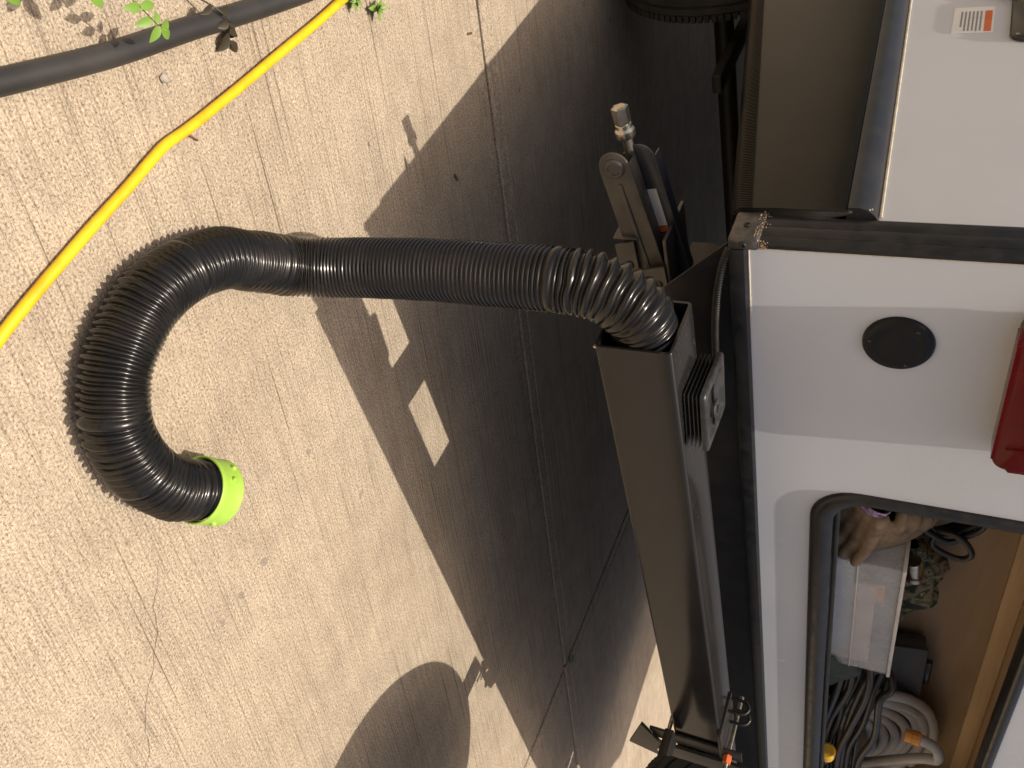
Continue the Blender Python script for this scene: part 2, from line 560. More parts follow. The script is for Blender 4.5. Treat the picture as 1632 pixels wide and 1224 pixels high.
driveway = tag(empty('driveway'), kind='structure')
bm = bmesh.new()
add_box(bm, (-8, -7, -0.059), (10, 9, -0.011))
new_obj('joint_bed', bm, 'joint_dirt', driveway, smooth=False)
pA, dA = Vector((-0.12, 0.804)), Vector((0.9718, -0.2359)).normalized()
pB, dB = Vector((1.756, 0.043)), Vector((0.0393, 0.9992)).normalized()
den = dA.x * (-dB.y) - dA.y * (-dB.x)
rhs = pB - pA
tt = (rhs.x * (-dB.y) - rhs.y * (-dB.x)) / den
K = pA + dA * tt
PROF = [(0.0050, -0.050), (0.0055, -0.005), (0.0085, -0.0022), (0.013, -0.0016), (0.041, -0.0016), (0.0445, 0.0)]
for sp, sq in ((-1, -1), (-1, 1), (1, -1), (1, 1)):
    p, q = dA * sp, dB * sq
    sn = abs(p.x * q.y - p.y * q.x)
    Lp, Lq = (6.5 if sp < 0 else 5.0), 5.5
    bm = bmesh.new()
    prev = None
    for off, z in PROF:
        c = K + (p + q) * (off / sn)
        ring = [bm.verts.new((*(c + p * Lp), z)), bm.verts.new((*c, z)), bm.verts.new((*(c + q * Lq), z))]
        if prev:
            bm.faces.new((prev[0], prev[1], ring[1], ring[0]))
            bm.faces.new((prev[1], prev[2], ring[2], ring[1]))
        prev = ring
    far = bm.verts.new((*(K + (p + q) * (PROF[-1][0] / sn) + p * Lp + q * Lq), 0))
    bm.faces.new((prev[0], prev[1], prev[2], far))
    o = new_obj('slab', bm, 'concrete', driveway, smooth=False)
    me = o.data
    if me.polygons[-1].normal.z < 0:
        me.flip_normals()

def crack(pts, w):
    path = []
    P = [Vector(p) for p in pts]
    for a, b in zip(P, P[1:]):
        n = int((b - a).length / 0.008)
        for k in range(n):
            path.append(a.lerp(b, k / n))
    bm = bmesh.new()
    prev = None
    for i, p in enumerate(path):
        j = noise.noise(Vector((p.x * 40, p.y * 40, 1.3))) * 0.006 + noise.noise(Vector((p.x * 130, p.y * 130, 4.3))) * 0.003
        ww = w * (0.35 + abs(noise.noise(Vector((p.x * 70, p.y * 70, 9))))) * min(1, i / 6, (len(path) - i) / 6)
        t = (path[min(i + 1, len(path) - 1)] - path[max(0, i - 1)]).normalized()
        nn = Vector((-t.y, t.x, 0))
        c = p + nn * j
        cur = (bm.verts.new(c + nn * ww + Vector((0, 0, 0.0004))), bm.verts.new(c - nn * ww + Vector((0, 0, 0.0004))))
        if prev:
            bm.faces.new((prev[0], prev[1], cur[1], cur[0]))
        prev = cur
    return new_obj('crack', bm, 'crack', driveway, smooth=False)
crack([(0.10, -0.375, 0), (0.155, -0.43, 0), (0.20, -0.46, 0), (0.26, -0.535, 0), (0.31, -0.565, 0), (0.40, -0.70, 0)], 0.0009)
crack([(-0.06, -0.235, 0), (-0.01, -0.26, 0), (0.05, -0.34, 0), (0.10, -0.375, 0)], 0.0003)

# ------------------------------------------------------------------ travel trailer
trailer = tag(empty('travel_trailer'), 'white travel trailer corner with black trim, dark skirt and open rear hatch', 'trailer')
YW = 0.18           # rear wall plane
XS = -0.040         # left side wall plane
XR = 2.46
TOP = 2.75

opening = rrect(0.437, 1.98, 0.742, 1.118, 0.075)
opening_in = rrect(0.462, 1.955, 0.778, 1.098, 0.058)
cut = rrect(0.447, 1.97, 0.755, 1.108, 0.068)
rear = holed_plate('rear_wall', [(XS + 0.004, 0.640), (XR, 0.640), (XR, TOP), (XS + 0.004, TOP)], [cut], YW, YW + 0.02, 'white', trailer)
hatch = ring_frame('hatch_frame', opening, opening_in, YW - 0.007, YW + 0.05, 'trim', trailer)
box('lower_gasket', (0.50, YW + 0.008, 0.779), (1.92, YW + 0.018, 0.788), 'trim', hatch, 0.003)

# side wall, roof and far walls
box('side_wall', (XS, 0.2005, 0.78), (XS + 0.02, 4.6, TOP), 'side_white', trailer, 0.0)
box('roof', (XS - 0.004, YW - 0.004, TOP + 0.0005), (XR + 0.004, 4.62, TOP + 0.05), 'side_white', trailer, 0.01)
box('far_side_wall', (XR - 0.02, 0.2005, 0.55), (XR - 0.0005, 4.6, TOP - 0.0005), 'side_white', trailer, 0.0)
box('front_wall', (XS + 0.0205, 4.58, 0.60), (XR - 0.021, 4.6, TOP - 0.0005), 'side_white', trailer, 0.0)
box('underbelly', (XS + 0.03, 0.215, 0.6555), (XR - 0.03, 4.57, 0.668), 'frame', trailer, 0.0)

# dark lower skirt on the side, its lower edge falling towards the wheel
bm = bmesh.new()
secs = []
NY = 26
for i in range(NY + 1):
    y = 0.232 + (2.4 - 0.232) * i / NY
    zb = 0.622 - 0.178 * min(1.0, (y - 0.232) / 1.0)
    zt = 0.7755 - 0.035 * min(1, (y - 0.232) / 0.9) + 0.0
    pr = [(XS + 0.030, zb + 0.012), (XS + 0.012, zb + 0.001), (XS - 0.002, zb + 0.003), (XS - 0.013, zb + 0.012), (XS - 0.018, zb + 0.030),
          (XS - 0.019, zb + 0.06), (XS - 0.0185, zt - 0.05), (XS - 0.018, zt - 0.012), (XS - 0.016, zt)]
    secs.append([bm.verts.new((x, y, z)) for x, z in pr])
for A, B in zip(secs, secs[1:]):
    for k in range(len(A) - 1):
        bm.faces.new((A[k], A[k + 1], B[k + 1], B[k]))
bm.faces.new(secs[0])
skirt = new_obj('side_skirt', bm, 'skirt', trailer, angle=60)
sm = skirt.modifiers.new('thickness', 'SOLIDIFY')
sm.thickness = 0.003
sm.offset = -1
# ribbed lower lip of the skirt
bm = bmesh.new()
for i in range(200):
    y = 0.236 + i * 0.0042
    zb = 0.622 - 0.178 * min(1.0, (y - 0.232) / 1.0)
    path = [Vector((XS + 0.012, y + 0.004, zb - 0.0002)), Vector((XS - 0.003, y + 0.002, zb + 0.002)), Vector((XS - 0.0145, y, zb + 0.012)), Vector((XS - 0.0192, y - 0.004, zb + 0.030))]
    add_tube(bm, path, 0.0011, 5)
tag(new_obj('skirt_ribs', bm, 'skirt', skirt), kind='stuff')

# rounded seam trim between skirt and white wall
bm = bmesh.new()
secs = []
for i in range(NY + 1):
    y = 0.2365 + (2.4 - 0.2365) * i / NY
    zt = 0.7755 - 0.035 * min(1, (y - 0.232) / 0.9)
    pr = [(XS - 0.0125, zt - 0.008), (XS - 0.0205, zt - 0.006), (XS - 0.021, zt + 0.008), (XS - 0.017, zt + 0.018), (XS - 0.010, zt + 0.026), (XS - 0.001, zt + 0.031), (XS + 0.004, zt + 0.031), (XS + 0.004, zt - 0.008)]
    secs.append([bm.verts.new((x, y, z)) for x, z in pr])
n = len(secs[0])
for A, B in zip(secs, secs[1:]):
    for k in range(n):
        bm.faces.new((A[k], A[(k + 1) % n], B[(k + 1) % n], B[k]))
bm.faces.new(secs[0]); bm.faces.new(secs[-1][::-1])
seam = new_obj('seam_trim', bm, 'seam', trailer, angle=60)
bm = bmesh.new()
pts = []
for i in range(30):
    y = 0.246 + 2.0 * i / 29
    pts.append(Vector((XS - 0.001, y, 0.7755 - 0.035 * min(1, (y - 0.232) / 0.9) + 0.0325)))
add_tube(bm, pts, 0.0022, 6)
new_obj('caulk_bead', bm, 'caulk', seam)
# broken end of the seam trim
bm = bmesh.new()
for i in range(9):
    a = random.uniform(0, 6.28)
    c = Vector((XS - 0.016 + random.uniform(-.003, .008), 0.2385 + random.uniform(-.002, .003), 0.776 + random.uniform(0, .026)))
    bmesh.ops.create_icosphere(bm, subdivisions=1, radius=random.uniform(.0012, .003), matrix=Matrix.Translation(c))
tag(new_obj('broken_sealant', bm, 'caulk', seam), kind='stuff')

# vertical corner moulding with grooves
prof = [(XS + 0.0055, YW - 0.003), (XS - 0.002, YW - 0.006), (XS - 0.007, YW - 0.003), (XS - 0.009, YW + 0.004), (XS - 0.007, YW + 0.009), (XS - 0.009, YW + 0.014),
        (XS - 0.010, YW + 0.024), (XS - 0.008, YW + 0.029), (XS - 0.010, YW + 0.034), (XS - 0.010, YW + 0.046), (XS - 0.006, YW + 0.053),
        (XS - 0.003, YW + 0.055), (XS + 0.001, YW + 0.055), (XS + 0.001, YW - 0.0005), (XS + 0.0055, YW - 0.0005)]
corner = prism('corner_moulding', prof, 2, 0.668, TOP, 'trim', trailer, angle=35)
tube('caulk_line', [(XS + 0.0075, YW - 0.0005, 0.67), (XS + 0.0075, YW - 0.0005, 1.7), (XS + 0.0075, YW - 0.0005, TOP)], 0.0014, 'caulk', corner, 6, 0.2)
# corner cap with rivet and grit
cap = box('corner_cap', (XS - 0.013, YW - 0.010, 0.632), (XS + 0.006, YW + 0.052, 0.672), 'cap_metal', trailer, 0.005, seg=3)
for (px, py, pz, dv) in ((XS - 0.0035, YW - 0.0100, 0.652, (0, -1, 0)), (XS - 0.0130, YW + 0.020, 0.652, (-1, 0, 0))):
    lathe('rivet', [(0.0048, -0.001), (0.0050, 0.0012), (0.0036, 0.0026), (0.0018, 0.0020), (0.0012, 0.0006), (0.0, 0.0004)], 'frame', cap, axis_matrix((px, py, pz), dv), 16)
bm = bmesh.new()
for i in range(120):
    u = random.random()
    if u < 0.6:
        c = Vector((XS - 0.0135 + random.uniform(-.001, .001), YW + random.uniform(-.004, .05), 0.664 + abs(random.gauss(0, .006))))
    else:
        c = Vector((XS - 0.006 + random.uniform(-.007, .008), YW - 0.0095, 0.674 + abs(random.gauss(0, .004))))
    bmesh.ops.create_icosphere(bm, subdivisions=1, radius=random.uniform(.0004, .0010), matrix=Matrix.Translation(c))
tag(new_obj('grit', bm, 'dirt', cap), kind='stuff')

# bottom moulding under the rear wall
prof = [(YW + 0.001, 0.632), (YW - 0.004, 0.6305), (YW - 0.0075, 0.634), (YW - 0.0085, 0.643), (YW - 0.0075, 0.652), (YW - 0.004, 0.6555), (YW - 0.0005, 0.6555), (YW - 0.0005, 0.639), (YW + 0.001, 0.639)]
mould = prism('bottom_moulding', prof, 0, XS + 0.0065, XR, 'trim', trailer, angle=35)
tube('caulk_line', [(XS + 0.01, YW - 0.0005, 0.657), (0.03, YW - 0.0005, 0.6568), (0.085, YW - 0.0003, 0.6562)], 0.0012, 'caulk', mould, 6, 0.2)

# round black vent cap with three screws
vc = lathe('round_vent_cap', [(0.0445, 0.0), (0.0442, 0.0035), (0.0425, 0.0062), (0.039, 0.0074), (0.030, 0.0078), (0.027, 0.0072), (0.022, 0.0078), (0.0, 0.0082)],
           'cap_black', trailer, axis_matrix((0.1065, YW - 0.0002, 0.8465), (0, -1, 0)), 48, angle=35)
for a in (20, 140, 262):
    lathe('screw', [(0.0026, 0), (0.0026, 0.0009), (0.0016, 0.0016), (0, 0.0017)], 'latch', vc,
          axis_matrix((0.1065 + 0.0350 * math.cos(R(a)), YW - 0.0077, 0.8465 + 0.0350 * math.sin(R(a))), (0, -1, 0)), 12)

# red tail lamp
tl = empty('tail_lamp'); tl.parent = trailer
prism('lamp_base', rrect(0.036, 0.284, 0.979, 1.130, 0.020), 1, YW - 0.011, YW - 0.0003, 'lamp_base', tl, 0.002)
prism('lens', rrect(0.030, 0.280, 0.976, 1.128, 0.024), 1, YW - 0.046, YW - 0.0115, 'red', tl, 0.008)
lathe('reflector', [(0.024, 0), (0.024, 0.0025), (0.021, 0.0035), (0.019, 0.0015), (0.0, 0.0015)], 'red', tl, axis_matrix((0.175, YW - 0.0462, 1.030), (0, -1, 0)), 24)
box('lens_divider', (0.232, YW - 0.0475, 0.990), (0.236, YW - 0.0462, 1.110), 'red', tl, 0.0008)

# compartment liner behind the opening
liner = empty('hatch_compartment'); liner.parent = trailer
box('back_panel', (0.40, 0.442, 0.722), (2.04, 0.456, 1.20), 'plywood', liner, 0.0)
box('floor_panel', (0.40, YW + 0.0205, 0.722), (2.04, 0.4415, 0.736), 'plywood', liner, 0.0)
box('end_panel', (0.386, YW + 0.0205, 0.722), (0.3995, 0.456, 1.20), 'plywood', liner, 0.0)
box('end_panel', (2.0405, YW + 0.0205, 0.722), (2.054, 0.456, 1.20), 'plywood', liner, 0.0)
box('ceiling_board', (0.402, 0.316, 1.130), (2.038, 0.4415, 1.148), 'board', liner, 0.002)
box('ceiling_board', (0.402, YW + 0.022, 1.126), (2.038, 0.314, 1.145), 'board2', liner, 0.002)
box('back_rail', (0.402, 0.428, 1.092), (2.038, 0.4413, 1.1295), 'board', liner, 0.002)

# black plate closing the chassis behind the bumper
prism('apron_plate', [(-0.034, 0.629), (0.055, 0.53), (0.075, 0.470), (2.40, 0.470), (2.40, 0.629)], 1, YW + 0.006, YW + 0.010, 'frame', trailer, 0.0)
for x in (0.232, 2.10):
    box('bumper_mount', (x, 0.103, 0.475), (x + 0.092, 0.330, 0.575), 'frame', trailer, 0.004)
for x in (0.66, 1.74):
    box('chassis_rail', (x, 0.192, 0.53), (x + 0.06, 4.2, 0.650), 'frame', trailer, 0.004)
box('gap_shade_plate', (0.508, 0.1025, 0.565), (2.08, YW + 0.0055, 0.570), 'frame', trailer, 0.0)  # added plate that keeps the sun out of the gap behind the bumper
box('cross_member', (0.13, 0.332, 0.580), (2.40, 0.380, 0.652), 'frame', trailer, 0.004)
prism('gusset_plate', [(0.195, 0.475), (0.195, 0.620), (0.36, 0.600), (0.52, 0.52), (0.52, 0.475)], 0, 0.222, 0.2275, 'frame', trailer, 0.001)

# square tube bumper, open at the near end
bm = bmesh.new()
S, W, rb = 0.1016, 0.0042, 0.006
zb0 = 0.5
def sq(y0, y1, z0, z1, r):
    return [(y, z) for y, z in rrect(y0, y1, z0, z1, r, 4)]
outer_l, inner_l = sq(0, S, zb0, zb0 + S, rb), sq(W, S - W, zb0 + W, zb0 + S - W, rb - 0.003)
rings = []
for lp, x in ((outer_l, 2.42), (outer_l, 0.0008), (outer_l, 0.0), (inner_l, 0.0), (inner_l, 2.42)):
    k = 0.0004 if (x == 0.0 and lp is outer_l) else 0
    rings.append([bm.verts.new((x, y + (k if y < S / 2 else -k), z + (k if z < zb0 + S / 2 else -k))) for y, z in lp])
nn = len(outer_l)
for A, B in zip(rings, rings[1:] + rings[:1]):
    for i in range(nn):
        bm.faces.new((A[i], A[(i + 1) % nn], B[(i + 1) % nn], B[i]))
bumper = new_obj('bumper', bm, 'bumper', trailer, angle=50)
# scuffed dusty strip on top of the bumper near the open end
bm = bmesh.new()
for i in range(150):
    x = 0.004 + abs(random.gauss(0, 0.16)); y = random.uniform(0.008, 0.094)
    if x > 0.6: continue
    a = random.gauss(0, 0.35); l = random.uniform(0.001, 0.009) * random.random() + 0.0006; w = random.uniform(0.0003, 0.0008)
    d = Vector((math.cos(a), math.sin(a), 0)); e = Vector((-d.y, d.x, 0)); c = Vector((x, y, zb0 + S + 0.0003))
    bm.faces.new([bm.verts.new(c + d * sx * l + e * sy * w) for sx, sy in ((-1, -1), (1, -1), (1, 1), (-1, 1))])
tag(new_obj('paint_scratches', bm, 'bumper_top', bumper, smooth=False), kind='stuff')
# chipped bare corner at the open end
bm = bmesh.new()
add_box(bm, (-0.0008, -0.0006, 0.4995), (0.0028, 0.0022, 0.5035), 0.0006)
new_obj('bare_metal_chip', bm, 'zinc', bumper)

# road wheel, axle
def wheel(name, centre, axis, rad, width, parent):
    w = empty(name); w.parent = parent
    mt = axis_matrix(centre, axis)
    hw = width / 2
    prof = [(rad * 0.60, -hw * 0.80), (rad * 0.72, -hw * 0.98), (rad * 0.86, -hw), (rad * 0.95, -hw * 0.90), (rad * 0.985, -hw * 0.74)]
    for g in range(4):
        y = -hw * 0.60 + g * hw * 0.40
        prof += [(rad, y - hw * 0.10), (rad, y + hw * 0.05), (rad - 0.006, y + hw * 0.07), (rad - 0.006, y + hw * 0.13), (rad, y + hw * 0.15)]
    prof += [(rad * 0.985, hw * 0.76), (rad * 0.95, hw * 0.90), (rad * 0.86, hw), (rad * 0.72, hw * 0.98), (rad * 0.60, hw * 0.80)]
    lathe('tyre', prof, 'rubber', w, mt, 72, close=True, angle=30)
    bm = bmesh.new()
    for k in range(96):                                  # shoulder blocks
        a = 2 * math.pi * k / 96
        for s in (-1, 1):
            c = Vector((math.cos(a) * rad * 0.972, math.sin(a) * rad * 0.972, s * hw * 0.84))
            m4 = mt @ Matrix.Translation(c) @ Matrix.Rotation(a, 4, 'Z')
            add_box(bm, (-0.006, -rad * 0.022, -hw * 0.10), (0.006, rad * 0.022, hw * 0.10), 0, 2, m4)
    tag(new_obj('tread_blocks', bm, 'rubber', w, smooth=False), kind='stuff')
    lathe('rim', [(rad * 0.615, -hw * 0.82), (rad * 0.56, -hw * 0.70), (rad * 0.52, -hw * 0.2), (rad * 0.30, -hw * 0.05), (rad * 0.26, hw * 0.1), (rad * 0.12, hw * 0.1), (rad * 0.12, hw * 0.3),
                  (rad * 0.28, hw * 0.32), (rad * 0.50, hw * 0.36), (rad * 0.54, hw * 0.74), (rad * 0.615, hw * 0.82)], 'rim', w, mt, 40, close=True)
    for k in range(5):
        a = 2 * math.pi * k / 5
        lathe('lug_nut', [(0.010, 0), (0.010, 0.016), (0.006, 0.020), (0, 0.020)], 'zinc', w,
              mt @ Matrix.Translation((math.cos(a) * rad * 0.2, math.sin(a) * rad * 0.2, hw * 0.10)), 6)
    return w
wheel('road_wheel', (0.125, 1.66, 0.270), (-1, 0, 0), 0.270, 0.175, trailer)
ax = tube('axle', [(0.215, 1.66, 0.262), (2.14, 1.66, 0.262)], 0.028, 'frame', trailer, 16)
box('brake_drum', (0.214, 1.55, 0.16), (0.26, 1.77, 0.37), 'frame', trailer, 0.03, seg=3)
box('leaf_spring', (0.300, 1.30, 0.315), (0.35, 2.0, 0.34), 'frame', trailer, 0.004)
wheel('spare_wheel', (1.040, -0.428, 0.60), (0, 0, 1), 0.322, 0.14, trailer)

# swing-down spare carrier clamped round the bumper
car = empty('spare_carrier'); car.parent = trailer
box('clamp_bar', (1.128, -0.0085, 0.448), (1.168, -0.0015, 0.646), 'frame', car, 0.002)
prism('carrier_plate', [(1.100, 0.436), (1.215, 0.395), (1.245, 0.470), (1.235, 0.655), (1.172, 0.655), (1.172, 0.470)], 1, -0.0175, -0.010, 'frame', car, 0.001)
box('carrier_arm', (1.075, -0.47, 0.492), (1.135, -0.0185, 0.512), 'frame', car, 0.003)
box('carrier_arm', (0.86, -0.45, 0.5125), (1.22, -0.40, 0.5275), 'frame', car, 0.003)
for z in (0.486, 0.618):
    b1 = tube('clamp_bolt', [(1.148, -0.050, z), (1.148, 0.125, z)], 0.0048, 'zinc', car, 10)
    lathe('bolt_cap', [(0.0088, 0), (0.0092, 0.006), (0.0085, 0.017), (0.0, 0.018)], 'orange_cap', b1, axis_matrix((1.148, -0.0095, z), (0, -1, 0)), 6, angle=25)
lathe('hinge_bolt', [(0.016, 0), (0.016, 0.003), (0.0105, 0.0035), (0.0105, 0.011), (0.006, 0.011), (0.006, 0.016), (0, 0.016)], 'zinc', car, axis_matrix((1.205, -0.0178, 0.478), (0, -1, 0)), 20, angle=25)
for x in (1.070, 1.120):                                 # U-bolts standing over the bumper top
    tube('u_bolt', [(x, 0.052, 0.609), (x, 0.052, 0.634), (x, 0.056, 0.643), (x, 0.066, 0.648), (x, 0.076, 0.643), (x, 0.080, 0.634), (x, 0.080, 0.609)], 0.0034, 'frame', car, 10, 0.006)
box('clamp_flange', (1.060, -0.012, 0.600), (1.180, 0.090, 0.6075), 'frame', car, 0.0015)

# stabiliser jack folded up under the corner
jk = empty('stabiliser_jack'); jk.parent = trailer
def channel(name, p0, p1, w, d, material, round_end=True, pr=jk):
    """pressed U-channel arm lying from p0 to p1 with a rounded near end"""
    p0, p1 = Vector(p0), Vector(p1)
    u = (p1 - p0).normalized(); L = (p1 - p0).length
    v = Vector((0, -1, 0)); v = (v - u * v.dot(u)).normalized(); t = u.cross(v)
    mt = Matrix((( u.x, t.x, v.x, p0.x), (u.y, t.y, v.y, p0.y), (u.z, t.z, v.z, p0.z), (0, 0, 0, 1)))
    bm = bmesh.new()
    poly = []
    for k in range(13):
        a = R(90 + 180 * k / 12)
        poly.append((w / 2 * math.cos(a), w / 2 * math.sin(a)))
    poly += [(L, -w * 0.58), (L, w * 0.58)]
    add_prism(bm, poly, 2, d - 0.004, d, 0.0015)
    add_box(bm, (0, w * 0.44, -0.004), (L, w * 0.50, d - 0.0015), 0.001)
    add_box(bm, (0, -w * 0.50, -0.004), (L, -w * 0.44, d - 0.0015), 0.001)
    for v_ in bm.verts:
        v_.co = mt @ v_.co
    o = new_obj(name, bm, material, pr, angle=35)
    return o, mt
arm, mt = channel('lower_arm', (-0.030, 0.392, 0.413), (0.185, 0.392, 0.452), 0.050, 0.030, 'jack')
lathe('pivot_pin', [(0.0165, 0.0), (0.0165, 0.004), (0.0145, 0.0060), (0.010, 0.0062), (0.009, 0.0045), (0, 0.0045)], 'jack', arm, mt @ Matrix.Translation((0.002, 0, 0.0285)), 24)
box('arm_rib', (0.03, -0.004, 0.0285), (0.19, 0.004, 0.0325), 'jack', arm, 0.002, mt)
arm2, mt2 = channel('upper_arm', (-0.022, 0.424, 0.442), (0.200, 0.424, 0.480), 0.050, 0.024, 'jack_dark')
box('jack_label', (0.055, -0.012, 0.0245), (0.125, 0.014, 0.0250), 'sticker', arm2, 0.0, mt2)
box('label_stripe', (0.126, -0.012, 0.0245), (0.137, 0.014, 0.0251), 'orange', arm2, 0.0, mt2)
box('top_web', (-0.012, 0.0225, -0.02), (0.20, 0.026, 0.0215), 'jack_dark', arm2, 0.001, mt2)
scr = tube('drive_screw', [(-0.100, 0.402, 0.421), (0.24, 0.402, 0.452)], 0.008, 'jack', jk, 12)
sd = Vector((-0.34, 0, -0.031)).normalized()
lathe('screw_collar', [(0.0145, 0), (0.0155, 0.005), (0.0155, 0.012), (0.0125, 0.016), (0.0125, 0.022), (0.010, 0.024), (0, 0.024)], 'zinc', scr, axis_matrix((-0.060, 0.402, 0.4245), sd), 20, angle=25)
lathe('hex_nut', [(0.0, 0.0), (0.0130, 0.0), (0.0135, 0.0255), (0.0100, 0.0275), (0.0100, 0.0270), (0.0, 0.0270)], 'zinc', scr, axis_matrix((-0.084, 0.402, 0.4225), sd), 6, angle=20)
# pressed mounting bracket with round holes
def bracket(x0, x1, z0, z1, y, holes):
    return holed_plate('mount_bracket', [(x0, z0), (x1, z0 + 0.008), (x1 + 0.004, z1), (x0 - 0.01, z1 - 0.006)],
                       [[(hx + hr * math.cos(2 * math.pi * k / 16), hz + hr * 0.7 * math.sin(2 * math.pi * k / 16)) for k in range(16)] for hx, hz, hr in holes], y, y + 0.004, 'jack', jk)
bracket(0.112, 0.232, 0.398, 0.437, 0.352, [(0.150, 0.420, 0.010), (0.196, 0.418, 0.010)])
bracket(0.158, 0.250, 0.440, 0.484, 0.350, [(0.186, 0.466, 0.010), (0.226, 0.466, 0.010)])
box('bracket_side', (0.098, 0.356, 0.395), (0.102, 0.47, 0.437), 'jack', jk, 0.001)
box('bracket_base', (0.10, 0.357, 0.478), (0.30, 0.47, 0.484), 'jack', jk, 0.001)
box('bracket_post', (0.235, 0.40, 0.4845), (0.30, 0.46, 0.654), 'jack_dark', jk, 0.002)

# corrugated wiring loom drooping behind the bumper
lp, LL = resample(catmull([(-0.028, 0.181, 0.632), (0.0, 0.179, 0.622), (0.045, 0.178, 0.613), (0.10, 0.178, 0.607), (0.16, 0.179, 0.604), (0.24, 0.179, 0.602)], 0.003), 0.0011)
bm = bmesh.new()
add_tube(bm, lp, lambda i: 0.0058 + 0.0008 * math.sin(i * 2 * math.pi / 4), 12)
new_obj('wiring_loom', bm, 'frame', trailer, angle=0)

# latch and caution sticker on the white side wall
lt = empty('side_latch'); lt.parent = trailer
prism('latch_body', rrect(0.715, 0.872, 0.935, 1.06, 0.022), 0, XS - 0.007, XS - 0.0003, 'latch', lt, 0.003)
prism('latch_paddle', rrect(0.740, 0.852, 0.958, 1.045, 0.014), 0, XS - 0.014, XS - 0.0072, 'latch', lt, 0.003)
for y in (0.728, 0.86):
    lathe('screw', [(0.003, 0), (0.003, 0.0012), (0, 0.0022)], 'zinc', lt, axis_matrix((XS - 0.0071, y, 0.946), (-1, 0, 0)), 10)
tube('latch_loop', [(XS - 0.006, 0.855, 0.940), (XS - 0.006, 0.880, 0.905), (XS - 0.006, 0.905, 0.885), (XS - 0.006, 0.93, 0.90), (XS - 0.006, 0.92, 0.95)], 0.003, 'latch', lt, 8, 0.01)
st = empty('caution_sticker'); st.parent = trailer
box('paper', (XS - 0.0006, 0.752, 0.853), (XS - 0.0002, 0.845, 0.912), 'sticker', st, 0.0)
box('header_band', (XS - 0.0010, 0.757, 0.8985), (XS - 0.0007, 0.830, 0.9090), 'orange', st, 0.0)
bm = bmesh.new()
for i in range(6):
    z = 0.893 - i * 0.0056
    y0, y1 = 0.759, 0.829 if i < 5 else 0.829
    y = y1
    while y > y0 + (0.018 if i == 5 else 0.002):
        w = random.uniform(0.002, 0.006)
        add_box(bm, (XS - 0.0010, y - w, z - 0.0013), (XS - 0.0007, y, z + 0.0013))
        y -= w + 0.0012
tag(new_obj('small_print', bm, 'ink', st, smooth=False), kind='stuff')

# ------------------------------------------------------------------ sewer hose
hose = tag(empty('sewer_hose'), 'black corrugated sewer hose hanging from the open bumper and curling on the concrete', 'hose')
ctrl = [(0.42, 0.054, 0.551), (0.22, 0.054, 0.552), (0.10, 0.053, 0.556), (0.035, 0.051, 0.556), (-0.022, 0.048, 0.541), (-0.054, 0.046, 0.503), (-0.066, 0.044, 0.452),
        (-0.067, 0.044, 0.362), (-0.066, 0.044, 0.265), (-0.064, 0.040, 0.165), (-0.070, 0.026, 0.098), (-0.090, 0.000, 0.058), (-0.132, -0.046, 0.045), (-0.170, -0.094, 0.042),
        (-0.194, -0.158, 0.041), (-0.197, -0.216, 0.041), (-0.179, -0.271, 0.041), (-0.149, -0.311, 0.041), (-0.104, -0.338, 0.041), (-0.046, -0.344, 0.042), (0.006, -0.330, 0.044), (0.052, -0.300, 0.047)]
path = catmull(ctrl, 0.004)
# arc-length table and a variable pitch of the corrugation
L = [0.0]
for a, b in zip(path, path[1:]):
    L.append(L[-1] + (b - a).length)
total = L[-1]
def at(s):
    lo, hi = 0, len(L) - 1
    while hi - lo > 1:
        mid_ = (lo + hi) // 2
        if L[mid_] <= s: lo = mid_
        else: hi = mid_
    t = (s - L[lo]) / max(1e-9, L[hi] - L[lo])
    return path[lo].lerp(path[hi], t)
def arc_of(p):
    p = Vector(p)
    return L[min(range(len(path)), key=lambda i: (path[i] - p).length)]
s_top = arc_of((-0.022, 0.048, 0.541)); s_neck = arc_of((-0.066, 0.044, 0.452)); s_low = arc_of((-0.090, 0.0, 0.058)); s_floor = arc_of((-0.170, -0.094, 0.042))
s_b1 = arc_of((-0.197, -0.216, 0.041)); s_b2 = arc_of((-0.149, -0.311, 0.041)); s_b3 = arc_of((-0.046, -0.354, 0.045))
wide = [s_neck, s_neck - 0.022, s_low + 0.010, s_low + 0.028, s_floor + 0.05, s_b1 + 0.03, s_b2 - 0.02, s_b2 + 0.03, s_b3, total - 0.035]
samples = []      # (s, radius offset weight)
rnd = random.Random(3)
s = 0.0
while s < total - 0.004:
    if s_top - 0.02 < s < s_neck - 0.026:
        pitch = 0.0105 + rnd.uniform(-0.0035, 0.0035); amp = 0.0042
    elif s < s_top:
        pitch = 0.0085; amp = 0.0026
    elif s < s_low:
        pitch = 0.0066 + rnd.uniform(-0.0003, 0.0004); amp = 0.0032
    else:
        pitch = 0.0082 + rnd.uniform(-0.0012, 0.0018); amp = 0.0037
    power = 0.8
    for w in wide:
        if abs(s - w) < 0.004:
            pitch = 0.0125; amp = 0.0036; power = 0.3
    pitch = min(pitch, total - s)
    for k in range(8):
        t = k / 8
        prof = (0.5 - 0.5 * math.cos(2 * math.pi * t)) ** power
        samples.append((s + pitch * t, prof * amp, rnd.random() if k == 0 else None))
    s += pitch
pts = [at(sm_[0]) for sm_ in samples]
fr = frames(pts)
SEG = 44
bm = bmesh.new()
rings = []
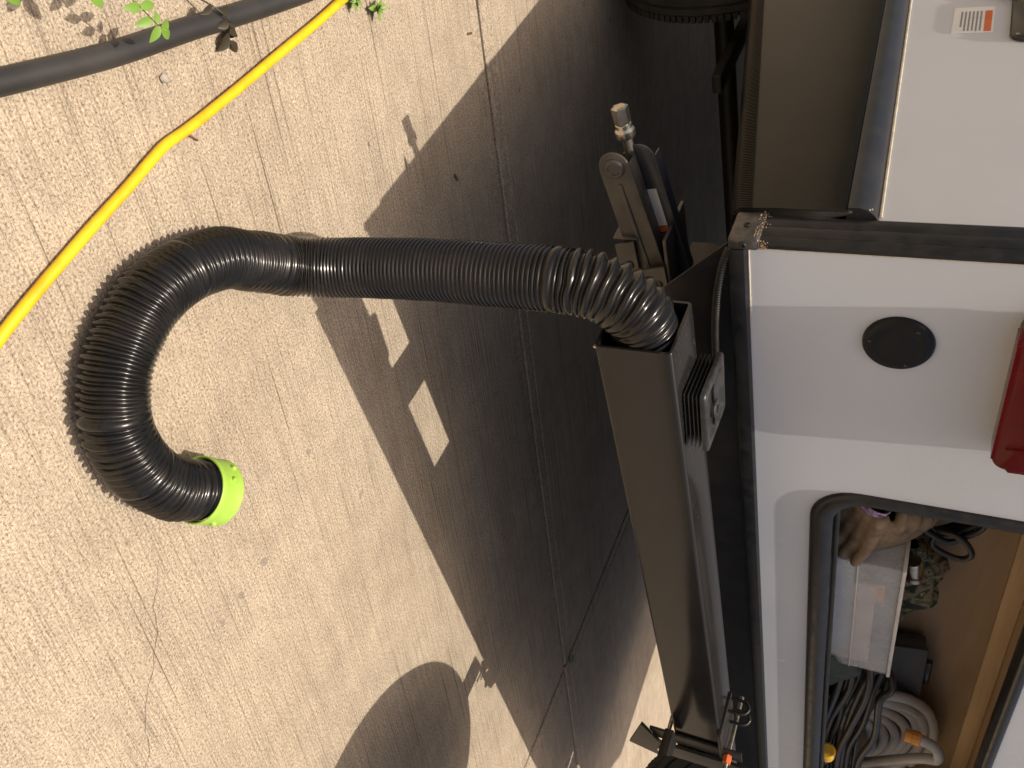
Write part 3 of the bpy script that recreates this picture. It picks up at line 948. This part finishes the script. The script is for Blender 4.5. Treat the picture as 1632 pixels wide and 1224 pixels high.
for i, (p, (t, n, b)) in enumerate(zip(pts, fr)):
    ssv, off, _ = samples[i]
    ring = []
    # curvature vector: corrugation opens on the outside of a bend, closes on the inside
    i0, i1 = max(0, i - 14), min(len(pts) - 1, i + 14)
    kv = (pts[i0] + pts[i1]) / 2 - p
    kv = kv * (1.0 / max(1e-6, (pts[i1] - pts[i0]).length ** 2)) * 8
    for k in range(SEG):
        a = 2 * math.pi * k / SEG
        d = n * math.cos(a) + b * math.sin(a)
        outw = -kv.dot(d)
        r = (0.0398 if ssv < s_low else 0.0398 - 0.0030 * min(1, (ssv - s_low) / 0.1)) + off * (1.0 + max(-0.35, min(0.9, outw * 0.11)))
        q = noise.noise(Vector((d.x * 1.2 + ssv * 9, d.y * 1.2, d.z * 1.2 + ssv * 31)))
        r += q * 0.0007
        ring.append(bm.verts.new(p + d * r + t * (noise.noise(Vector((d.x * 1.5, d.y * 1.5 + ssv * 22, d.z * 1.5))) * (0.0030 if s_top - 0.01 < ssv < s_neck - 0.01 else 0.0004 if ssv < s_low else 0.0016))))
    rings.append(ring)
for A, B in zip(rings, rings[1:]):
    for k in range(SEG):
        bm.faces.new((A[k], A[(k + 1) % SEG], B[(k + 1) % SEG], B[k]))
bm.faces.new(rings[0][::-1])
new_obj('corrugated_tube', bm, 'hose', hose, angle=0)

# lime green end coupling
end = Vector((0.052, -0.300, 0.0462))
dirn = (Vector((0.052, -0.300, 0.047)) - Vector((0.006, -0.330, 0.0455))).normalized()
mt = axis_matrix(end - dirn * 0.012, dirn)
cp = lathe('end_coupling', [(0.0432, 0.0), (0.0446, 0.0), (0.0452, 0.0012), (0.0452, 0.009), (0.0444, 0.0105), (0.0444, 0.033), (0.0452, 0.0345), (0.0452, 0.0380), (0.0444, 0.0390),
                            (0.0428, 0.0390), (0.0420, 0.0375), (0.0420, 0.016), (0.0400, 0.0145), (0.0400, 0.0130), (0.0426, 0.0115)], 'green', hose, mt, 64, close=True, angle=35)
for a in (35, 60, 150, 245, 275):
    c = mt @ Vector((0.0446 * math.cos(R(a)), 0.0446 * math.sin(R(a)), 0.029 if a % 2 else 0.021))
    nd = (mt.to_3x3() @ Vector((math.cos(R(a)), math.sin(R(a)), 0)))
    lathe('lug', [(0.0036, -0.0012), (0.0036, 0.0022), (0.0024, 0.0036), (0, 0.004)], 'green', cp, axis_matrix(c, nd), 14)
a = R(250)
box('coupling_tab', (0.0446, -0.009, 0.002), (0.0480, 0.009, 0.010), 'green', cp, 0.0015, mt @ Matrix.Rotation(a, 4, 'Z'))

# ------------------------------------------------------------------ end plug lying on the bumper
plug = tag(empty('bumper_end_plug'), 'dark grey finned square end plug lying face up on the bumper', 'plug')
pm = Matrix.Translation((0.138, 0.060, zb0 + S + 0.0006)) @ Matrix.Rotation(R(-6), 4, 'Z')
for i in range(4):
    z = 0.001 + i * 0.0056
    box('fin', (-0.0455, -0.0455, z), (0.0455, 0.0455, z + 0.0016), 'fin', plug, 0.0005, pm, 1)
box('core', (-0.036, -0.036, 0.0004), (0.036, 0.036, 0.0238), 'plug', plug, 0.003, pm)
bm = bmesh.new()                                          # face plate with a shallow dished centre and finger recess
loops = [(0.0508, 0.0242), (0.0508, 0.029), (0.0495, 0.0312), (0.047, 0.032), (0.040, 0.032), (0.0385, 0.0312), (0.036, 0.0285), (0.030, 0.0280)]
prev = None
for hw, z in loops:
    cur = [bm.verts.new(pm @ Vector((x, y, z))) for x, y in rrect(-hw, hw, -hw, hw, min(0.008, hw * 0.2), 4)]
    if prev:
        for i in range(len(cur)):
            bm.faces.new((prev[i], prev[(i + 1) % len(cur)], cur[(i + 1) % len(cur)], cur[i]))
    else:
        bm.faces.new(cur)
    prev = cur
bm.faces.new(prev)
new_obj('face_plate', bm, 'plug', plug, angle=40)
lathe('face_boss', [(0.013, 0.0275), (0.013, 0.0335), (0.011, 0.035), (0.006, 0.035), (0.005, 0.031), (0, 0.031)], 'plug', plug, pm @ Matrix.Translation((0.006, -0.006, 0)), 24)
box('face_rib', (-0.034, -0.0085, 0.0282), (-0.0075, -0.0035, 0.0325), 'plug', plug, 0.001, pm)
box('face_rib', (0.0195, -0.0085, 0.0282), (0.035, -0.0035, 0.0325), 'plug', plug, 0.001, pm)

# ------------------------------------------------------------------ yellow cord and black pipe on the driveway
o = tube('extension_cord', [(-0.18, -0.62, 0.0085), (-0.245, -0.46, 0.0085), (-0.273, -0.352, 0.0085), (-0.292, -0.225, 0.0085), (-0.302, -0.135, 0.0085), (-0.310, -0.075, 0.0085), (-0.312, -0.050, 0.0085), (-0.3085, 0.0, 0.0085),
                         (-0.306, 0.10, 0.0085), (-0.305, 0.198, 0.0085), (-0.3035, 0.300, 0.0085), (-0.304, 0.40, 0.0085), (-0.300, 0.62, 0.0085), (-0.27, 1.1, 0.0085), (-0.3, 1.9, 0.0085)], 0.0068, 'yellow', None, 14)
tag(o, 'bright yellow cord running diagonally across the sunlit concrete', 'cord')
o = tube('black_pipe', [(-0.62, -0.75, 0.017), (-0.545, -0.46, 0.017), (-0.492, -0.27, 0.017), (-0.464, -0.175, 0.017), (-0.432, -0.060, 0.017), (-0.404, 0.066, 0.017), (-0.372, 0.20, 0.017), (-0.345, 0.33, 0.017), (-0.335, 0.44, 0.017), (-0.36, 0.7, 0.017), (-0.45, 1.2, 0.017), (-0.5, 2.2, 0.017)], 0.0138, 'pipe', None, 18, 0.02)
tag(o, 'dusty black plastic pipe lying on concrete beneath the green weeds', 'pipe')

# ------------------------------------------------------------------ weeds
def leaf_mesh(l, w):
    bm = bmesh.new()
    N = 6
    rows = []
    for i in range(N + 1):
        t = i / N
        ww = w * math.sin(math.pi * min(1, t * 0.92 + 0.08)) ** 0.8 * (1 - 0.25 * t)
        if i == N: ww = 0.0002
        z = -0.22 * l * t * t
        rows.append([bm.verts.new((t * l, -ww, z + ww * 0.35)), bm.verts.new((t * l, 0, z)), bm.verts.new((t * l, ww, z + ww * 0.35))])
    for A, B in zip(rows, rows[1:]):
        for k in range(2):
            bm.faces.new((A[k], A[k + 1], B[k + 1], B[k]))
    me = bpy.data.meshes.new('leaf')
    bm.to_mesh(me); bm.free()
    me.shade_smooth()
    me.materials.append(M['leaf'])
    return me
LEAVES = [leaf_mesh(0.026, 0.0080), leaf_mesh(0.020, 0.0060), leaf_mesh(0.013, 0.0045), leaf_mesh(0.026, 0.0090)]
def weed(name, label, stem_pts, leaves, cat='weed', r=0.0012):
    w = tag(empty(name), label, cat)
    sp = catmull(stem_pts, 0.006)
    bm = bmesh.new()
    add_tube(bm, sp, lambda i: r * (1.2 - 0.7 * i / len(sp)), 6)
    new_obj('stem', bm, 'stem', w)
    for (t, ang, pitch, size) in leaves:
        i = min(len(sp) - 1, int(t * (len(sp) - 1)))
        o = bpy.data.objects.new('leaf', LEAVES[size])
        COL.objects.link(o)
        o.parent = w
        o.location = sp[i]
        o.rotation_euler = (random.uniform(-0.3, 0.3), R(pitch), R(ang))
    return w
weed('weed_sprig', 'green weed sprig with paired leaves drooping over the black pipe',
     [(-0.60, -0.11, 0.0), (-0.570, -0.10, 0.05), (-0.535, -0.090, 0.090), (-0.500, -0.083, 0.110), (-0.470, -0.066, 0.106), (-0.450, -0.050, 0.096)],
     [(0.99, 30, 10, 1), (0.97, 90, 5, 1), (0.96, -50, 15, 1), (0.93, 130, 0, 2), (0.9, -95, 10, 1), (0.80, 75, -10, 1), (0.79, -110, -5, 1), (0.70, 110, -15, 0), (0.69, -80, 0, 1), (0.55, 40, -10, 3), (0.54, -140, 5, 0), (0.4, 80, 0, 0), (0.4, -100, 0, 3), (0.25, 100, 0, 0)])
weed('weed_sprig', 'broad-leaved green weed tip at the upper left edge of the picture',
     [(-0.62, -0.16, 0.0), (-0.600, -0.145, 0.06), (-0.560, -0.135, 0.105), (-0.525, -0.125, 0.115)],
     [(0.98, 10, -5, 3), (0.95, 75, 0, 0), (0.94, -70, 5, 0), (0.75, 100, -10, 3), (0.74, -90, 0, 0), (0.5, 60, 0, 3), (0.5, -120, 0, 3)])
weed('weed_sprig', 'small weed leaves nearest the upper left corner of the picture',
     [(-0.66, -0.20, 0.0), (-0.630, -0.205, 0.06), (-0.590, -0.205, 0.095), (-0.556, -0.200, 0.105)],
     [(0.98, 20, 5, 0), (0.96, 80, 0, 1), (0.95, -60, 0, 0), (0.7, 90, 0, 0), (0.7, -90, 0, 3)])
wt = weed('leaf_shadow_sprig', 'added dark sprig in place of leaf shadow across the black pipe beside the yellow cord',
     [(-0.470, 0.075, 0.002), (-0.440, 0.085, 0.016), (-0.408, 0.100, 0.037), (-0.385, 0.112, 0.030), (-0.366, 0.122, 0.009), (-0.352, 0.130, 0.004)],
     [(0.99, 20, 0, 1), (0.95, 100, -5, 1), (0.93, -70, 0, 0), (0.86, 60, 0, 1), (0.82, -60, 20, 1), (0.7, 90, 10, 1), (0.66, -95, 5, 1), (0.5, 75, 0, 1), (0.45, -80, 0, 1), (0.3, 100, 0, 1)])
for ch in wt.children:  # added sprig, its dark leaves stand in for a leaf shadow
    ch.data = ch.data.copy()
    ch.data.materials[0] = M['shadow_leaf']
for i, (x, y, lab) in enumerate(((-0.300, 0.402, 'tiny green weed sprouting beside the yellow cord end'), (-0.262, 0.455, 'tiny green weed on the concrete right of the yellow cord'),
                                 (K.x - 0.01, K.y + 0.03, 'small dark weed growing where the two concrete joints cross'))):
    pts = [(x, y, -0.004), (x + 0.004, y - 0.002, 0.012), (x + 0.006, y - 0.004, 0.026)]
    weed('weed_tuft', lab, pts, [(random.uniform(0.2, 1), random.uniform(0, 360), random.uniform(-40, 20), random.choice((1, 2, 2))) for _ in range(11)], r=0.0008)

# ------------------------------------------------------------------ litter on the concrete
def pebble(x, y, r, label, material='pebble'):
    bm = bmesh.new()
    bmesh.ops.create_icosphere(bm, subdivisions=2, radius=r)
    for v in bm.verts:
        v.co *= 1 + 0.35 * noise.noise(v.co * (1.3 / r) + Vector((x * 50, y * 50, 0)))
        v.co.z *= 0.55
    o = new_obj('pebble', bm, material)
    o.location = (x, y, r * 0.4)
    tag(o, label, 'pebble')
pebble(-0.372, 0.000, 0.0060, 'pale rounded pebble between the black pipe and the yellow cord')
pebble(0.13, 0.525, 0.0045, 'dark pebble in the shade beyond the hanging hose')
pebble(-0.085, 0.330, 0.004, 'grey pebble at the edge of the trailer shadow')
pebble(0.49, 0.66, 0.0035, 'tiny pale pebble in deep shade left of the folded jack')
def chip(name, label, x, y, l, w, rz, material, cat):
    bm = bmesh.new()
    add_box(bm, (-l, -w, 0.0), (l, w, 0.0026), 0.0008, 1)
    for v in bm.verts:
        v.co.z += 0.0014 * (v.co.x / l) ** 2 + 0.0003
        v.co.y *= 1 - 0.5 * (v.co.x / l) ** 2
    o = new_obj(name, bm, material)
    o.location = (x, y, 0)
    o.rotation_euler = (0, 0, R(rz))
    tag(o, label, cat)
chip('twig', 'short brown twig lying just below the yellow cord', -0.293, -0.003, 0.0085, 0.0022, 35, 'dry', 'twig')
chip('dry_leaf', 'curled brown dry leaf beside the long concrete joint', -0.085, 0.735, 0.008, 0.0038, 70, 'dry', 'leaf')
chip('dry_leaf', 'dark dry leaf scrap in the trailer shadow above the hose', 0.118, 0.545, 0.0085, 0.0040, 20, 'dry', 'leaf')

# ------------------------------------------------------------------ things stored in the hatch
FZ = 0.7365
# clear organiser
org = tag(empty('plastic_organiser'), 'clear plastic organiser box with coloured cards standing in the open hatch', 'box')
om = Matrix.Translation((0.895, 0.262, FZ)) @ Matrix.Rotation(R(2.0), 4, 'Z')
x0, x1, yo, h = -0.205, 0.205, 0.032, 0.158
box('front_wall', (x0, -yo, 0), (x1, -yo + 0.003, h), 'clear', org, 0.0008, om)
box('back_panel', (x0, yo - 0.003, 0), (x1, yo, h), 'clear', org, 0.0008, om)
box('end_wall', (x0, -yo + 0.0032, 0.0005), (x0 + 0.003, yo - 0.0032, h), 'clear', org, 0.0005, om)
box('end_wall', (x1 - 0.003, -yo + 0.0032, 0.0005), (x1, yo - 0.0032, h), 'clear', org, 0.0005, om)
box('lid_rim', (x0 - 0.004, -yo - 0.004, h + 0.0003), (x1 + 0.004, yo + 0.003, h + 0.0075), 'clear_rim', org, 0.002, om)
box('front_seam', (x0, -yo - 0.0024, 0.084), (x1, -yo - 0.0002, 0.0865), 'clear_rim', org, 0.0006, om)
box('blue_card', (x0 + 0.006, -yo + 0.0036, 0.002), (x1 - 0.06, -yo + 0.0052, 0.080), 'blue_grey', org, 0.0, om)
box('printed_card', (x0 + 0.08, -yo + 0.0056, 0.004), (x1 - 0.02, -yo + 0.0072, 0.120), 'pink_card', org, 0.0, om)
box('orange_card', (x0 + 0.075, -yo + 0.0074, 0.095), (x0 + 0.135, -yo + 0.0090, 0.135), 'brass', org, 0.0, om)
# work gloves
def glove(label, base, rotz, pitch, roll, flip=1):
    bm = bmesh.new()
    def cap_(a, b, r0, r1):
        a, b = Vector(a), Vector(b)
        pth = [a.lerp(b, k / 6) for k in range(7)]
        add_tube(bm, [a - (b - a).normalized() * r0 * 0.5] + pth + [b + (b - a).normalized() * r1 * 0.6],
                 lambda i: (r0 + (r1 - r0) * min(1, max(0, (i - 1) / 6))) * (0.55 if i in (0, 8) else 1), 10)
    for k in range(4):                                     # palm bundle
        y = (-0.033 + k * 0.022)
        cap_((-0.055, y * 0.75, 0), (0.035, y, 0.004), 0.017, 0.014)
        ln = (0.055, 0.066, 0.062, 0.046)[k]
        cap_((0.035, y, 0.004), (0.035 + ln * 0.6, y * 1.12, 0.002), 0.0125, 0.0115)
        cap_((0.035 + ln * 0.6, y * 1.12, 0.002), (0.035 + ln, y * 1.16, -0.016), 0.0115, 0.010)
    cap_((-0.03, flip * 0.030, 0.0), (0.012, flip * 0.066, -0.006), 0.016, 0.0125)
    cap_((0.012, flip * 0.066, -0.006), (0.040, flip * 0.072, -0.014), 0.0125, 0.010)
    o = new_obj('work_glove', bm, 'leather', None, angle=0)
    rm = o.modifiers.new('remesh', 'REMESH'); rm.mode = 'VOXEL'; rm.voxel_size = 0.0035; rm.use_smooth_shade = True
    sm_ = o.modifiers.new('smooth', 'SMOOTH'); sm_.iterations = 4; sm_.factor = 0.5
    o.matrix_world = Matrix.Translation(base) @ Matrix.Rotation(R(rotz), 4, 'Z') @ Matrix.Rotation(R(pitch), 4, 'Y') @ Matrix.Rotation(R(roll), 4, 'X')
    tag(o, label, 'glove')
    bm = bmesh.new()
    add_lathe(bm, [(0.026, 0.0), (0.030, 0.012), (0.033, 0.028), (0.031, 0.028), (0.027, 0.012), (0.022, 0.0)], 24, Matrix.Scale(0.62, 4, (0, 0, 1)) @ axis_matrix((-0.062, 0, 0), (-1, 0, 0)) , close=True)
    new_obj('cuff', bm, 'purple', o, angle=0)
    return o
glove('tan leather work glove lying lowest at the left end of the hatch', (0.585, 0.236, 0.815), 8, 14, -55, 1)
glove('tan leather work glove with purple cuff draped over the clear organiser', (0.640, 0.262, 0.868), 197, -18, -62, -1)
o = tube('navy_strap', [(0.490, 0.222, 0.780), (0.487, 0.222, 0.830), (0.497, 0.224, 0.862), (0.516, 0.226, 0.858), (0.520, 0.228, 0.830), (0.535, 0.232, 0.800), (0.545, 0.238, 0.760)], 0.0065, 'navy', None, 8)
tag(o, 'navy webbing strap looped in the lower left corner of the hatch', 'strap')
# small black cord coil
cc = [(0.55, 0.30, 0.80)]
rndc = random.Random(11)
for turn in range(5):
    for k in range(10):
        a = 2 * math.pi * k / 10
        cc.append((0.655 + turn * 0.008 + 0.062 * math.cos(a) + rndc.uniform(-.006, .006), 0.315 + turn * 0.010 + 0.020 * math.sin(a + 0.7), 0.945 + 0.070 * math.sin(a) - turn * 0.006 + rndc.uniform(-.006, .006)))
cc += [(0.70, 0.33, 0.97), (0.735, 0.32, 1.005), (0.765, 0.325, 0.985), (0.745, 0.33, 0.94), (0.70, 0.34, 0.93), (0.68, 0.36, 0.80), (0.66, 0.36, 0.745)]
tag(tube('cord_coil', cc, 0.0058, 'black_cord', None, 10, 0.008), 'small coil of black cord stacked above the gloves in the hatch', 'cord')
# camouflage cloth
bm = bmesh.new()
NU, NV = 44, 34
grid = []
for i in range(NU + 1):
    row = []
    for j in range(NV + 1):
        u, v = i / NU, j / NV
        x = 0.80 + 0.30 * u
        a = 2 * math.pi * v
        rr = 0.055 + 0.016 * noise.noise(Vector((u * 5, math.cos(a) * 1.6, math.sin(a) * 1.6))) + 0.010 * noise.noise(Vector((u * 14, math.cos(a) * 3, math.sin(a) * 3)))
        rr *= (0.35 + 0.65 * math.sin(math.pi * min(1, max(0.04, u * 0.92 + 0.04))) ** 0.5)
        row.append(bm.verts.new((x, 0.372 + rr * 0.85 * math.cos(a), 0.862 + 0.02 * math.sin(u * 5) + rr * 1.75 * math.sin(a))))
    grid.append(row)
for i in range(NU):
    for j in range(NV):
        bm.faces.new((grid[i][j], grid[i + 1][j], grid[i + 1][j + 1], grid[i][j + 1]))
bmesh.ops.remove_doubles(bm, verts=bm.verts, dist=0.0005)
o = new_obj('camouflage_bag', bm, 'camo', None, angle=0)
tag(o, 'crumpled camouflage cloth bag behind the clear organiser', 'bag')
box_o = lathe('metal_connector', [(0.0, 0), (0.015, 0.0), (0.016, 0.003), (0.016, 0.024), (0.013, 0.027), (0.013, 0.040), (0.017, 0.042), (0.017, 0.052), (0.0, 0.052)], 'zinc', None,
              axis_matrix((0.795, 0.322, 0.912), (0.95, -0.05, 0.15)), 24, angle=30)
tag(box_o, 'shiny metal hose connector resting between camouflage cloth and organiser', 'connector')
# dark grey case
case = tag(empty('grey_case'), 'flat dark grey case standing upright between camouflage cloth and grey hose', 'case')
cm = Matrix.Translation((1.35, 0.372, FZ)) @ Matrix.Rotation(R(-5), 4, 'Z') @ Matrix.Rotation(R(-7), 4, 'X')
box('case_body', (-0.125, -0.020, 0.003), (0.120, 0.016, 0.236), 'grey_box', case, 0.005, cm)
box('case_lid', (-0.127, -0.0275, 0.003), (0.122, -0.0205, 0.239), 'grey_box', case, 0.003, cm)
box('case_handle', (-0.05, -0.010, 0.240), (0.04, 0.006, 0.258), 'latch', case, 0.005, cm)
# dark green cloth
bm = bmesh.new()
g2 = []
for i in range(21):
    row = []
    for j in range(15):
        u, v = i / 20, j / 14
        zz = 0.745 + 0.10 * math.sin(math.pi * v) * (0.5 + 0.5 * math.sin(math.pi * u)) + 0.014 * noise.noise(Vector((u * 5, v * 5, 2)))
        row.append(bm.verts.new((1.075 + 0.13 * u, 0.214 + 0.075 * v, zz)))
    g2.append(row)
for i in range(20):
    for j in range(14):
        bm.faces.new((g2[i][j], g2[i + 1][j], g2[i + 1][j + 1], g2[i][j + 1]))
o = new_obj('green_cloth', bm, 'green_cloth', None, angle=0)
o.modifiers.new('thickness', 'SOLIDIFY').thickness = 0.003
tag(o, 'crumpled dark green cloth under the end of the clear organiser', 'cloth')
# black cable bundle: one long cable folded back and forth
cb = []
rb_ = random.Random(5)
for k in range(9):
    y = 0.228 + 0.010 * (k % 4) + rb_.uniform(-.003, .003)
    zt = 0.760 + 0.013 * k + rb_.uniform(-.004, .004)
    seq = [(1.10 + 0.012 * k, y + 0.03, zt + 0.050), (1.22, y + 0.008, zt + 0.040 + 0.012 * math.sin(k * 2.1)), (1.38, y, zt + 0.018 + 0.012 * math.sin(k * 3.3)), (1.54, y + 0.004, zt + 0.004), (1.72, y + 0.012, zt + 0.002), (1.80 - 0.01 * k, y + 0.03, zt + 0.008)]
    cb += seq if k % 2 == 0 else seq[::-1]
tag(tube('black_cable_bundle', cb, 0.0082, 'black_cord', None, 10, 0.012), 'thick black cable folded into a bundle along the hatch sill', 'cable')
# grey hose coil
gh = []
for k in range(7):
    for j in range(14):
        a = 2 * math.pi * j / 14 + 0.4
        gh.append((1.60 + (0.250 - 0.012 * k) * math.cos(a) + 0.010 * k, 0.338 + 0.058 * math.sin(a + 0.5) - 0.004 * k + 0.006 * math.sin(k * 4.1), 0.905 - 0.012 * k + (0.128 - 0.012 * k) * math.sin(a + 0.25) + 0.006 * math.sin(3 * a + k)))
gh += [(1.52, 0.262, 0.985), (1.470, 0.252, 1.030), (1.425, 0.258, 1.020), (1.412, 0.262, 0.985)]
ghose = tag(empty('grey_hose_coil'), 'coil of pale grey hose with orange fittings at the right end of the hatch', 'hose')
tube('coiled_tube', gh, 0.0125, 'grey_hose', ghose, 12, 0.012)
lathe('orange_fitting', [(0.0135, 0), (0.017, 0.002), (0.017, 0.018), (0.015, 0.020), (0.015, 0.034), (0.0, 0.034)], 'brass', ghose, axis_matrix((1.412, 0.262, 0.988), (-0.05, 0.02, -1)), 12, angle=25)
o = lathe('yellow_plug', [(0.0, 0), (0.016, 0.0), (0.021, 0.004), (0.021, 0.030), (0.015, 0.036), (0.012, 0.055), (0.009, 0.062), (0.0, 0.062)], 'yellow_plug', None, axis_matrix((1.505, 0.214, 0.792), (1, 0.15, -0.05)), 20, angle=30)
tag(o, 'yellow plug end on the hatch sill below the black cables', 'plug')
